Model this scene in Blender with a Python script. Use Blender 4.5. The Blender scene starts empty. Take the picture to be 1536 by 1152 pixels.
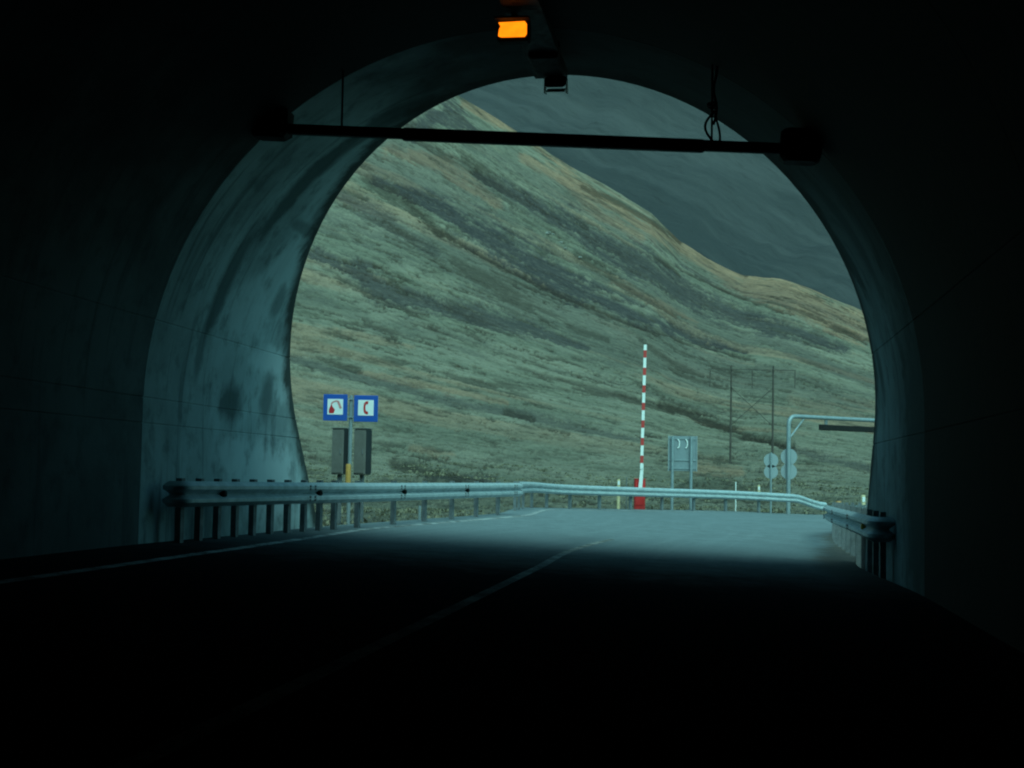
import bpy, math, random
import numpy as np
from mathutils import Vector, Matrix
random.seed(7)
scn = bpy.context.scene
R = math.radians

# ------------------------------------------------------------------ camera
CAM_Z = 0.95
cam_d = bpy.data.cameras.new('camera')
cam_d.sensor_width = 36.0
cam_d.lens = 50.0
cam_d.clip_start = 0.05
cam_d.clip_end = 6000
cam = bpy.data.objects.new('camera', cam_d)
scn.collection.objects.link(cam)
_p, _r = R(3.73), R(1.0)
F = Vector((0, math.cos(_p), math.sin(_p)))
R0 = Vector((1, 0, 0)); U0 = R0.cross(F)
Rv = R0 * math.cos(_r) + U0 * math.sin(_r)
Uv = -R0 * math.sin(_r) + U0 * math.cos(_r)
m3 = Matrix((Rv, Uv, -F)).transposed()
cam.matrix_world = Matrix.Translation((0, 0, CAM_Z)) @ m3.to_4x4()
scn.camera = cam

# ------------------------------------------------------------------ light
SUN_EL, SUN_AZ = 50.0, 165.0            # azimuth clockwise from +Y
wd = bpy.data.worlds.new('World'); scn.world = wd; wd.use_nodes = True
nt = wd.node_tree; nt.nodes.clear()
sky = nt.nodes.new('ShaderNodeTexSky'); sky.sky_type = 'NISHITA'; sky.sun_disc = False
sky.sun_elevation = R(SUN_EL); sky.sun_rotation = R(SUN_AZ)
sky.air_density = 1.0; sky.dust_density = 2.0; sky.ozone_density = 1.0
tint = nt.nodes.new('ShaderNodeMix'); tint.data_type = 'RGBA'; tint.blend_type = 'MULTIPLY'
tint.inputs[0].default_value = 1.0; tint.inputs[7].default_value = (0.42, 1.0, 0.80, 1)
bg = nt.nodes.new('ShaderNodeBackground'); bg.inputs[1].default_value = 0.10
wo = nt.nodes.new('ShaderNodeOutputWorld')
nt.links.new(sky.outputs[0], tint.inputs[6]); nt.links.new(tint.outputs[2], bg.inputs[0])
nt.links.new(bg.outputs[0], wo.inputs[0])
sun_d = bpy.data.lights.new('sun', 'SUN'); sun_d.energy = 1.5; sun_d.angle = R(50); sun_d.color = (0.50, 0.96, 0.98)
sun = bpy.data.objects.new('sun', sun_d); scn.collection.objects.link(sun)
sv = Vector((math.sin(R(SUN_AZ)) * math.cos(R(SUN_EL)), math.cos(R(SUN_AZ)) * math.cos(R(SUN_EL)), math.sin(R(SUN_EL))))
sun.rotation_euler = sv.to_track_quat('Z', 'Y').to_euler(); sun.location = (30, 20, 60)

vs = scn.view_settings
vs.view_transform = 'Standard'; vs.look = 'None'; vs.exposure = 0.8; vs.gamma = 1.0; vs.use_curve_mapping = False
scn.render.engine = 'CYCLES'
scn.cycles.use_denoising = True
scn.cycles.max_bounces = 8; scn.cycles.diffuse_bounces = 3; scn.cycles.glossy_bounces = 4
scn.cycles.filter_width = 2.1

# ------------------------------------------------------------------ node helpers
class NT:
    def __init__(s, name):
        s.m = bpy.data.materials.new(name); s.m.use_nodes = True
        s.t = s.m.node_tree; s.b = s.t.nodes['Principled BSDF']
    def n(s, typ, **kw):
        x = s.t.nodes.new(typ)
        for k, v in kw.items(): setattr(x, k, v)
        return x
    def l(s, a, b): s.t.links.new(a, b)
    def setin(s, sock, v):
        if hasattr(v, 'is_linked'): s.l(v, sock)
        elif isinstance(v, (tuple, list)) and len(v) == 3 and sock.type == 'RGBA': sock.default_value = (*v, 1)
        else: sock.default_value = v
    def coord(s, kind='Object', scale=(1, 1, 1), loc=(0, 0, 0), uv=None):
        if uv:
            c = s.n('ShaderNodeUVMap', uv_map=uv).outputs[0]
        else:
            c = s.n('ShaderNodeTexCoord').outputs[kind]
        mp = s.n('ShaderNodeMapping'); mp.inputs['Scale'].default_value = scale; mp.inputs['Location'].default_value = loc
        s.l(c, mp.inputs[0]); return mp.outputs[0]
    def noise(s, co, scale, detail=4, rough=.55, dist=0.0):
        x = s.n('ShaderNodeTexNoise'); s.l(co, x.inputs['Vector'])
        x.inputs['Scale'].default_value = scale; x.inputs['Detail'].default_value = detail
        x.inputs['Roughness'].default_value = rough; x.inputs['Distortion'].default_value = dist
        return x.outputs[0]
    def ramp(s, f, a, b, lo=0.0, hi=1.0):
        x = s.n('ShaderNodeMapRange', interpolation_type='SMOOTHSTEP'); s.setin(x.inputs[0], f)
        x.inputs[1].default_value = a; x.inputs[2].default_value = b
        x.inputs[3].default_value = lo; x.inputs[4].default_value = hi
        return x.outputs[0]
    def math(s, op, a, b=0.0, c=0.0):
        x = s.n('ShaderNodeMath', operation=op)
        s.setin(x.inputs[0], a); s.setin(x.inputs[1], b); s.setin(x.inputs[2], c); return x.outputs[0]
    def mix(s, f, a, b, blend='MIX'):
        x = s.n('ShaderNodeMix', data_type='RGBA', blend_type=blend)
        s.setin(x.inputs[0], f); s.setin(x.inputs[6], a); s.setin(x.inputs[7], b); return x.outputs[2]
    def bump(s, h, strength=.3, dist=.02):
        x = s.n('ShaderNodeBump'); x.inputs['Strength'].default_value = strength; x.inputs['Distance'].default_value = dist
        s.l(h, x.inputs['Height']); s.l(x.outputs[0], s.b.inputs['Normal'])
    def fin(s, col=None, rough=None, metal=None, spec=None):
        if col is not None: s.setin(s.b.inputs['Base Color'], col)
        if rough is not None: s.setin(s.b.inputs['Roughness'], rough)
        if metal is not None: s.setin(s.b.inputs['Metallic'], metal)
        if spec is not None: s.setin(s.b.inputs['Specular IOR Level'], spec)
        return s.m

def plain(name, col, rough=.6, metal=0.0, var=.25, scale=6.0, spec=.5, dirt=None):
    k = NT(name); co = k.coord()
    n1 = k.noise(co, scale, 5, .6); n2 = k.noise(co, scale * 7, 3, .6)
    f = k.ramp(n1, .35, .7)
    dark = tuple(c * (1 - var) for c in col)
    c = k.mix(f, col, dark)
    if dirt: c = k.mix(k.ramp(n2, .55, .75, 0, .6), c, dirt)
    k.bump(n2, .08, .004)
    return k.fin(c, k.ramp(n1, .3, .7, max(.05, rough - .1), min(1, rough + .12)), metal, spec)

M = {}
M['galv'] = plain('galvanised_steel', (.45, .52, .54), .45, .2, .22, 5, dirt=(.22, .22, .20))
M['galv_post'] = plain('post_steel', (.20, .22, .23), .6, .3, .35, 7, dirt=(.10, .09, .08))
M['pole_steel'] = plain('pole_steel', (.26, .31, .33), .5, .2, .2, 4)
M['black_steel'] = plain('black_steel', (.018, .018, .018), .7, 0.0, .3, 8, spec=.15)
M['dark_box'] = plain('dark_plastic', (.012, .012, .012), .75, 0, .3, 6, spec=.1)
M['red_paint'] = plain('red_paint', (.62, .022, .02), .45, 0, .18, 5, dirt=(.35, .02, .02))
M['red_band'] = plain('red_band', (.50, .035, .03), .5, 0, .15, 8)
M['white_paint'] = plain('white_paint', (.80, .80, .78), .5, 0, .1, 6, dirt=(.6, .6, .56))
M['blue_sign'] = plain('blue_sign', (.012, .085, .40), .4, 0, .12, 4)
M['white_sign'] = plain('white_sign', (.78, .80, .80), .4, 0, .06, 4)
M['red_print'] = plain('red_print', (.48, .012, .02), .5, 0, .1, 9)
M['pink_print'] = plain('pale_red_print', (.58, .24, .24), .5, 0, .1, 9)
M['cabinet'] = plain('grey_cabinet', (.155, .15, .135), .6, 0, .25, 3, dirt=(.10, .09, .08))
M['cabinet_shaded'] = plain('cabinet_shade', (.018, .022, .024), .7, 0, .2, 5)  # near-black tone standing in for the unlit side of the cabinets
M['yellow'] = plain('yellow_plastic', (.55, .28, .065), .55, 0, .2, 8, dirt=(.35, .24, .1))
M['cream'] = plain('cream_plastic', (.55, .44, .25), .55, 0, .15, 8, dirt=(.45, .38, .25))
M['orange_mark'] = plain('orange_marker', (.42, .21, .07), .6, 0, .3, 8, dirt=(.2, .1, .05))
M['sign_back'] = plain('aluminium_back', (.20, .24, .26), .5, .1, .15, 3, dirt=(.3, .33, .34))
M['disc_back'] = plain('aluminium_disc', (.27, .31, .33), .5, .1, .12, 3)
M['wood_pole'] = plain('creosoted_wood', (.075, .06, .05), .85, 0, .35, 2)
M['rock'] = plain('pale_rock', (.30, .29, .27), .9, 0, .4, .8)
M['reflector'] = plain('amber_reflector', (.75, .40, .05), .25, 0, .1, 10)

def lens_mat():
    k = NT('lit_amber_lens'); co = k.coord()
    n = k.noise(co, 14, 2)
    k.b.inputs['Base Color'].default_value = (.6, .25, .03, 1)
    k.b.inputs['Emission Color'].default_value = (1.0, .21, .004, 1)
    k.l(k.ramp(n, .3, .7, .95, 1.15), k.b.inputs['Emission Strength'])
    return k.fin(None, .3)
M['lens'] = lens_mat()

def asphalt():
    k = NT('asphalt'); co = k.coord()
    big = k.noise(k.coord(scale=(.25, .12, .25)), 1.0, 4, .6)
    uv = k.coord(uv='UVMap')
    sx = k.n('ShaderNodeSeparateXYZ'); k.l(uv, sx.inputs[0])
    # wheel tracks: polished bands along the road
    t1 = k.math('ABSOLUTE', k.math('SUBTRACT', k.math('FRACT', k.math('MULTIPLY', sx.outputs[0], 4.2)), .5))
    track = k.ramp(t1, .12, .4)
    grain = k.noise(co, 26, 4, .8); mid = k.noise(co, 2.3, 5, .65)
    streak = k.noise(k.coord(uv='UVMap', scale=(34, .12, 1)), 1.0, 4, .6)
    c = k.mix(k.ramp(mid, .3, .75), (.165, .20, .21), (.115, .14, .147))
    c = k.mix(k.ramp(streak, .45, .75, 0, .35), c, (.23, .265, .275))
    c = k.mix(k.ramp(grain, .44, .68, 0, .75), c, (.24, .27, .28))
    c = k.mix(k.ramp(big, .5, .7, 0, .4), c, (.10, .115, .12))
    # grit and brown gravel washed over the right road edge
    grit = k.ramp(k.math('ADD', sx.outputs[0], k.math('ADD', k.math('MULTIPLY', k.math('SUBTRACT', mid, .5), .10), k.math('MULTIPLY', k.math('SUBTRACT', grain, .5), .06))), .90, .955)
    c = k.mix(k.math('MULTIPLY', grit, .85), c, k.mix(k.ramp(grain, .4, .65), (.055, .046, .038), (.12, .095, .075)))
    # tunnel shade painted into the pavement colour, fading out raggedly near the mouth
    tun_shade = k.ramp(k.math('ADD', sx.outputs[1], k.math('MULTIPLY', k.math('SUBTRACT', mid, .5), 7.0)), 94.5, 107.0, 1, 0)
    c = k.mix(k.math('MULTIPLY', tun_shade, .93), c, (.013, .014, .015))
    r = k.math('SUBTRACT', k.ramp(mid, .3, .7, .80, .92), k.math('MULTIPLY', track, .08))
    k.bump(k.math('ADD', grain, k.math('MULTIPLY', mid, 1.5)), .35, .006)
    return k.fin(c, r, 0, k.math('MULTIPLY', k.math('SUBTRACT', 1.0, tun_shade), .14))
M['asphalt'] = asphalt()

def roadpaint():
    k = NT('worn_road_paint'); co = k.coord()
    a = k.noise(co, 3.0, 6, .7); g = k.noise(co, 38, 3, .7)
    wear = k.ramp(k.math('ADD', k.math('MULTIPLY', a, .65), k.math('MULTIPLY', g, .35)), .42, .6)
    c = k.mix(wear, (.46, .47, .46), (.09, .09, .09))
    k.bump(g, .2, .004)
    return k.fin(c, .85, 0, .05)
M['roadpaint'] = roadpaint()

def fadedpaint():
    k = NT('faded_road_paint'); co = k.coord()
    a = k.noise(co, 2.0, 6, .7); g = k.noise(co, 30, 3, .7)
    wear = k.ramp(k.math('ADD', k.math('MULTIPLY', a, .6), k.math('MULTIPLY', g, .4)), .36, .58)
    c = k.mix(wear, (.36, .35, .32), (.12, .12, .115))
    return k.fin(c, .9, 0, 0)
M['fadedpaint'] = fadedpaint()

def concrete(name, base, dark, portal=False):
    k = NT(name)
    uv = k.coord(uv='UVMap')
    s = k.n('ShaderNodeSeparateXYZ'); k.l(uv, s.inputs[0]); S, W = s.outputs[0], s.outputs[1]
    big = k.noise(uv, .55, 5, .6, .3); mid = k.noise(uv, 2.6, 5, .62); fine = k.noise(uv, 22, 4, .6)
    drip = k.noise(k.coord(uv='UVMap', scale=(.35, 4.0, 1)), 1.0, 5, .65)
    c = k.mix(k.ramp(big, .35, .68), base, tuple(b * .62 for b in base))
    c = k.mix(k.ramp(mid, .48, .70, 0, .5), c, dark)
    c = k.mix(k.ramp(drip, .52, .68, 0, .6), c, dark)
    c = k.mix(k.ramp(fine, .6, .8, 0, .4), c, dark)
    if not portal:
        soot_shade = k.math('ADD', S, k.math('MULTIPLY', k.math('SUBTRACT', big, .5), 3.0))
        c = k.mix(k.ramp(soot_shade, 3.0, 6.5, 0, .96), c, (.009, .010, .010))  # crown and right wall painted near black as tunnel shade, on top of soot
    if portal:
        uv2 = k.n('ShaderNodeUVMap', uv_map='edge').outputs[0]
        s2 = k.n('ShaderNodeSeparateXYZ'); k.l(uv2, s2.inputs[0]); ED = s2.outputs[1]
        def blob(s0, w0, rs, rw, amt, n=mid):
            ds = k.math('DIVIDE', k.math('SUBTRACT', S, s0), rs); dw = k.math('DIVIDE', k.math('SUBTRACT', W, w0), rw)
            d = k.math('SQRT', k.math('ADD', k.math('MULTIPLY', ds, ds), k.math('MULTIPLY', dw, dw)))
            d = k.math('ADD', d, k.math('MULTIPLY', k.math('SUBTRACT', n, .5), 1.6))
            return k.ramp(d, .45, 1.15, amt, 0)
        # lime bloom and wash near the mouth
        lime = (.60, .70, .71)
        for a in ((3.05, 20.2, .24, 1.2, .95), (1.25, 20.4, .7, 1.9, .9), (2.7, 21.2, .3, .8, .8), (4.3, 19.3, 1.0, .8, .8), (3.6, 18.6, .5, .9, .6), (1.6, 18.9, .35, .8, .7), (5.9, 18.6, .8, .35, .5), (.9, 19.3, .5, .9, .4)):
            c = k.mix(blob(*a), c, lime)
        # seeping pour joint and damp patches; right blobs by the inner joint paint shade
        for a in ((5.6, 17.75, 1.5, .30, .9), (4.0, 17.45, 1.0, .26, .8), (3.0, 17.3, .6, .16, .6), (7.0, 17.7, .8, .35, .8), (2.35, 18.7, .32, .55, .85), (2.5, 20.2, .45, .3, .6), (3.9, 19.6, .3, .3, .6),
                  (5.0, 19.2, .12, 1.0, .6), (13.5, 17.3, 1.2, .3, .6), (12.2, 17.8, .5, .5, .7), (13.6, 18.5, .7, .3, .95), (12.7, 18.2, .5, .25, .8), (15.2, 19.3, .5, .25, .7), (16.4, 16.2, 2.6, 1.5, .9), (13.5, 16.1, 1.5, .7, .7)):
            c = k.mix(blob(*a), c, dark)
        mossy = k.math('ADD', ED, k.math('MULTIPLY', k.math('SUBTRACT', mid, .5), .9))
        c = k.mix(k.ramp(mossy, .10, .55, .92, 0), c, (.035, .04, .034))
    if portal:
        soot_shade = k.math('ADD', S, k.math('MULTIPLY', k.math('SUBTRACT', big, .5), 2.5))
        crown = k.math('MULTIPLY', k.ramp(soot_shade, 6.0, 8.5), k.ramp(soot_shade, 12.0, 15.0, 1, .55))
        c = k.mix(k.math('MULTIPLY', crown, .92), c, (.018, .02, .02))  # portal crown darkened in its colour to carry the shade of the vault
    k.bump(k.math('ADD', fine, k.math('MULTIPLY', mid, 2.0)), .25, .012)
    return k.fin(c, .88, 0, .12)
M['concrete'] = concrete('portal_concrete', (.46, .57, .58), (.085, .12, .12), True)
M['concrete_old'] = concrete('shaded_sooty_concrete', (.17, .195, .195), (.06, .075, .075))

def hill_mat():
    k = NT('hill_grass_and_scree')
    at = k.n('ShaderNodeAttribute', attribute_name='masks')
    sp = k.n('ShaderNodeSeparateColor'); k.l(at.outputs['Color'], sp.inputs[0])
    grey, scarp, tan = sp.outputs[0], sp.outputs[1], sp.outputs[2]
    uv = k.coord(uv='UVMap')
    st = k.noise(k.coord(uv='UVMap', scale=(6, 34, 1)), 1.0, 6, .68, .4)
    st2 = k.noise(k.coord(uv='UVMap', scale=(22, 95, 1), loc=(3, 1, 0)), 1.0, 5, .7, .3)
    sp1 = k.noise(k.coord(uv='UVMap', scale=(60, 200, 1)), 1.0, 4, .7)
    pos = k.noise(k.coord(), .9, 4, .65)
    c = k.mix(k.ramp(st, .36, .66), (.15, .142, .105), (.225, .20, .15))
    c = k.mix(tan, c, k.mix(k.ramp(st2, .35, .65), (.34, .20, .125), (.22, .13, .085)))
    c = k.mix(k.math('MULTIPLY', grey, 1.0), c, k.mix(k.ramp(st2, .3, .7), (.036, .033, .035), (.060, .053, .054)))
    c = k.mix(k.ramp(st2, .53, .68, 0, .65), c, (.055, .05, .036))
    c = k.mix(k.ramp(sp1, .56, .72, 0, .75), c, (.04, .03, .02))
    c = k.mix(k.ramp(sp1, .42, .28, 0, .35), c, (.26, .22, .16))
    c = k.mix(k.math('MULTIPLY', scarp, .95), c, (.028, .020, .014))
    c = k.mix(k.ramp(pos, .5, .75, 0, .25), c, (.09, .08, .052))
    sp2 = k.noise(k.coord(uv='UVMap', scale=(170, 460, 1), loc=(7, 2, 0)), 1.0, 3, .75)
    c = k.mix(k.ramp(sp2, .50, .70, 0, .5), c, k.mix(.5, c, (.012, .011, .008)))
    c = k.mix(k.ramp(sp2, .48, .30, 0, .3), c, k.mix(.4, c, (.40, .35, .26)))
    h = k.math('ADD', k.math('MULTIPLY', k.math('ADD', sp1, sp2), .5), st2)
    k.bump(h, .9, 1.2)
    return k.fin(c, .95, 0, .1)
M['hill'] = hill_mat()

def mountain_mat():
    k = NT('scree_mountain')
    st = k.noise(k.coord(uv='UVMap', scale=(4, 22, 1)), 1.0, 7, .7, .15)
    fine = k.noise(k.coord(uv='UVMap', scale=(60, 120, 1)), 1.0, 5, .7)
    c = k.mix(k.ramp(st, .36, .66), (.039, .043, .045), (.066, .068, .069))
    c = k.mix(k.ramp(fine, .5, .75, 0, .5), c, (.026, .027, .028))
    c = k.mix(k.ramp(fine, .45, .3, 0, .25), c, (.062, .06, .057))
    k.bump(fine, .6, 4.0)
    return k.fin(c, .95, 0, .1)
M['mountain'] = mountain_mat()

def grass_mat():
    k = NT('dry_tussock'); at = k.n('ShaderNodeAttribute', attribute_name='tone')
    c = k.mix(at.outputs['Fac'], (.13, .12, .08), (.22, .19, .13))
    return k.fin(c, .9, 0, .1)
M['tussock'] = grass_mat()
M['soil'] = plain('embankment_soil', (.10, .10, .065), .95, 0, .4, .3, spec=.1)

# ------------------------------------------------------------------ mesh helpers
class MB:
    def __init__(s): s.v, s.f = [], []
    def add(s, vs, fs):
        o = len(s.v); s.v += [tuple(x) for x in vs]; s.f += [tuple(i + o for i in q) for q in fs]; return s
    def box(s, c, size, mat=None, bev=0.0):
        hx, hy, hz = (size[0] / 2, size[1] / 2, size[2] / 2)
        b = min(bev, hx * .45, hy * .45, hz * .45)
        if b <= 0:
            P = [(x * hx, y * hy, z * hz) for z in (-1, 1) for y in (-1, 1) for x in (-1, 1)]
            Q = [(0, 2, 3, 1), (4, 5, 7, 6), (0, 1, 5, 4), (2, 6, 7, 3), (0, 4, 6, 2), (1, 3, 7, 5)]
        else:   # vertical-edge and top/bottom chamfer
            ring = lambda kx, ky, z: [(-kx + b, -ky, z), (kx - b, -ky, z), (kx, -ky + b, z), (kx, ky - b, z), (kx - b, ky, z), (-kx + b, ky, z), (-kx, ky - b, z), (-kx, -ky + b, z)]
            P = ring(hx - b, hy - b, -hz) + ring(hx, hy, -hz + b) + ring(hx, hy, hz - b) + ring(hx - b, hy - b, hz)
            Q = [tuple(range(7, -1, -1)), tuple(range(24, 32))]
            for L in range(3):
                for i in range(8):
                    j = (i + 1) % 8; Q.append((L * 8 + i, L * 8 + j, L * 8 + 8 + j, L * 8 + 8 + i))
        c = Vector(c)
        P = [c + ((mat @ Vector(p)) if mat else Vector(p)) for p in P]
        return s.add(P, Q)
    def tube(s, pts, r, n=10, cap=True):
        pts = [Vector(p) for p in pts]
        rs = r if isinstance(r, (list, tuple)) else [r] * len(pts)
        rings = []; prev = None
        for i, p in enumerate(pts):
            t = (pts[min(i + 1, len(pts) - 1)] - pts[max(i - 1, 0)]).normalized()
            if prev is None:
                a = Vector((0, 0, 1)) if abs(t.z) < .9 else Vector((1, 0, 0)); a = (a - t * a.dot(t)).normalized()
            else: a = (prev - t * prev.dot(t)).normalized()
            prev = a; b = t.cross(a)
            rings.append([p + a * math.cos(2 * math.pi * k / n) * rs[i] + b * math.sin(2 * math.pi * k / n) * rs[i] for k in range(n)])
        V = [q for ring in rings for q in ring]; Q = []
        for i in range(len(pts) - 1):
            for k in range(n):
                j = (k + 1) % n; Q.append((i * n + k, i * n + j, (i + 1) * n + j, (i + 1) * n + k))
        if cap:
            Q.append(tuple(range(n - 1, -1, -1))); Q.append(tuple((len(pts) - 1) * n + k for k in range(n)))
        return s.add(V, Q)
    def sweep(s, rings, closed=True, cap=True):
        n = len(rings[0]); V = [q for r in rings for q in r]; Q = []
        for i in range(len(rings) - 1):
            for k in range(n if closed else n - 1):
                j = (k + 1) % n; Q.append((i * n + k, i * n + j, (i + 1) * n + j, (i + 1) * n + k))
        if cap and closed:
            Q.append(tuple(range(n - 1, -1, -1))); Q.append(tuple((len(rings) - 1) * n + k for k in range(n)))
        return s.add(V, Q)
    def prism(s, poly, o, ax, ay, nrm, depth):
        """flat outline poly (x,y) in the frame (o, ax, ay), given thickness along nrm"""
        o, ax, ay, nrm = Vector(o), Vector(ax), Vector(ay), Vector(nrm)
        n = len(poly)
        A = [o + ax * x + ay * y for x, y in poly]; B = [q + nrm * depth for q in A]
        Q = [tuple(range(n - 1, -1, -1)), tuple(range(n, 2 * n))] + [(i, (i + 1) % n, n + (i + 1) % n, n + i) for i in range(n)]
        return s.add(A + B, Q)
    def build(s, name, m, parent=None, smooth=None, base=None):
        o = mesh_obj(name, s.v, s.f, m, parent, smooth, base)
        return o

def mesh_obj(name, v, f, m, parent=None, smooth=None, base=None):
    me = bpy.data.meshes.new(name)
    root = parent
    off = Vector((0, 0, 0))
    while root is not None:
        off += root.location; root = root.parent
    if parent is None and base is not None: off = Vector(base)
    me.from_pydata([tuple(Vector(p) - off) for p in v], [], f)
    import bmesh
    bm = bmesh.new(); bm.from_mesh(me); bmesh.ops.recalc_face_normals(bm, faces=bm.faces); bm.to_mesh(me); bm.free()
    if smooth is not None:
        for p in me.polygons: p.use_smooth = True
        me.set_sharp_from_angle(angle=R(smooth))
    me.materials.append(m)
    o = bpy.data.objects.new(name, me); scn.collection.objects.link(o)
    if parent is not None: o.parent = parent
    elif base is not None: o.location = base
    return o

def thing(name, loc, label, cat, group=None):
    o = bpy.data.objects.new(name, None); o.empty_display_size = .2
    scn.collection.objects.link(o); o.location = loc
    o['label'] = label; o['category'] = cat
    if group: o['group'] = group
    return o
def kind(o, k): o['kind'] = k; return o

def grid_mesh(name, P, mat, uv=None, col=None, mask=None):
    """P: (n,m,3) array -> one smooth grid mesh"""
    n, m = P.shape[:2]
    me = bpy.data.meshes.new(name)
    idx = np.arange(n * m).reshape(n, m)
    q = np.stack([idx[:-1, :-1], idx[:-1, 1:], idx[1:, 1:], idx[1:, :-1]], -1).reshape(-1, 4)
    if mask is not None: q = q[mask.reshape(-1)]
    me.vertices.add(n * m); me.vertices.foreach_set('co', P.reshape(-1).astype(np.float32))
    me.loops.add(q.size); me.loops.foreach_set('vertex_index', q.reshape(-1).astype(np.int32))
    me.polygons.add(len(q)); me.polygons.foreach_set('loop_start', np.arange(0, q.size, 4, dtype=np.int32))
    me.polygons.foreach_set('use_smooth', np.ones(len(q), dtype=bool))
    me.update(calc_edges=True)
    if uv is not None:
        for nm, a in uv.items():
            L = me.uv_layers.new(name=nm); L.data.foreach_set('uv', a.reshape(-1, 2)[q.reshape(-1)].astype(np.float32).reshape(-1))
    if col is not None:
        a = me.color_attributes.new('masks', 'FLOAT_COLOR', 'POINT')
        c4 = np.ones((n * m, 4), np.float32); c4[:, :3] = col.reshape(-1, 3); a.data.foreach_set('color', c4.reshape(-1))
    me.materials.append(mat); me.validate()
    o = bpy.data.objects.new(name, me); scn.collection.objects.link(o); return o

# value noise
_rng = np.random.RandomState(11); _tab = _rng.rand(512, 512)
def vnoise(x, y):
    xi = np.floor(x).astype(int); yi = np.floor(y).astype(int); fx = x - xi; fy = y - yi
    fx = fx * fx * fx * (fx * (fx * 6 - 15) + 10); fy = fy * fy * fy * (fy * (fy * 6 - 15) + 10)
    g = lambda a, b: _tab[a % 512, b % 512]
    return (g(xi, yi) * (1 - fx) + g(xi + 1, yi) * fx) * (1 - fy) + (g(xi, yi + 1) * (1 - fx) + g(xi + 1, yi + 1) * fx) * fy
def fbm(x, y, o=5, g=.5):
    a, t, n = 1.0, 0.0, 0.0
    for i in range(o):
        t = t + a * vnoise(x + 17.3 * i, y + 9.1 * i); n += a; a *= g; x = x * 2.03; y = y * 2.03
    return t / n
def sstep(x, a, b):
    t = np.clip((x - a) / (b - a), 0, 1); return t * t * (3 - 2 * t)

# ------------------------------------------------------------------ layout
TC, TS = math.cos(R(8.3)), math.sin(R(8.3)); LANE = 2.22
def T(u, w, z=0.0):            # tunnel frame (offset from axis, distance along it, height) -> world
    return Vector(((u - LANE) * TC + w * TS, -(u - LANE) * TS + w * TC, z))

Ltab = [T(-4.38, -80), T(-4.38, 0), T(-4.38, 12), T(-4.38, 16), (-3.62, 19.5), (-3.05, 22.8), (-1.6, 28), (-.3, 33), (0, 38), (.3, 42), (1.3, 45.5), (4.2, 49), (7.9, 52.6), (10.9, 54.6), (16, 56.5), (26, 58)]
Rtab = [T(4.38, -80), T(4.38, 0), T(4.38, 12), T(4.38, 16), (5.0, 20.5), (5.85, 24), (6.8, 28), (7.4, 31), (8.0, 33.5), (8.8, 36), (9.8, 38.3), (11, 40.3), (12.5, 42), (14.2, 43.3), (18, 45.3), (26, 47)]
Lz = [.1, .1, .1, .1, .1, .1, .1, .1, .07, .05, -.02, -.09, -.17, -.28, -.35, -.5]
Rz = [-.24, -.24, -.24, -.24, -.24, -.26, -.28, -.3, -.33, -.37, -.4, -.43, -.45, -.5, -.5, -.6]
Lp = np.array([[p[0], p[1], z] for p, z in zip(Ltab, Lz)]); Rp = np.array([[p[0], p[1], z] for p, z in zip(Rtab, Rz)])
def catmull(P, k=14):
    P = np.asarray(P, float); out = []
    Q = np.vstack([2 * P[0] - P[1], P, 2 * P[-1] - P[-2]])
    for i in range(1, len(Q) - 2):
        a = (np.linalg.norm(Q[i] - Q[i - 1])) ** .5; b = (np.linalg.norm(Q[i + 1] - Q[i])) ** .5; c = (np.linalg.norm(Q[i + 2] - Q[i + 1])) ** .5
        t0, t1, t2, t3 = 0, a, a + b, a + b + c
        for t in np.linspace(t1, t2, k, endpoint=False):
            A1 = (t1 - t) / (t1 - t0) * Q[i - 1] + (t - t0) / (t1 - t0) * Q[i]; A2 = (t2 - t) / (t2 - t1) * Q[i] + (t - t1) / (t2 - t1) * Q[i + 1]
            A3 = (t3 - t) / (t3 - t2) * Q[i + 1] + (t - t2) / (t3 - t2) * Q[i + 2]
            B1 = (t2 - t) / (t2 - t0) * A1 + (t - t0) / (t2 - t0) * A2; B2 = (t3 - t) / (t3 - t1) * A2 + (t - t1) / (t3 - t1) * A3
            out.append((t2 - t) / (t2 - t1) * B1 + (t - t1) / (t2 - t1) * B2)
    out.append(P[-1]); return np.array(out)
Ls, Rs = catmull(Lp), catmull(Rp)
sel = np.vstack([Ls[::4], Rs[::4], (Ls[::4] + Rs[::4]) / 2])
def base_z(x, y):
    x = np.asarray(x, float); y = np.asarray(y, float)
    num = np.zeros(x.shape); den = np.zeros(x.shape)
    for q in sel:
        w = 1.0 / ((x - q[0]) ** 2 + (y - q[1]) ** 2 + .35) ** 2
        num += w * q[2]; den += w
    return num / den

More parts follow.
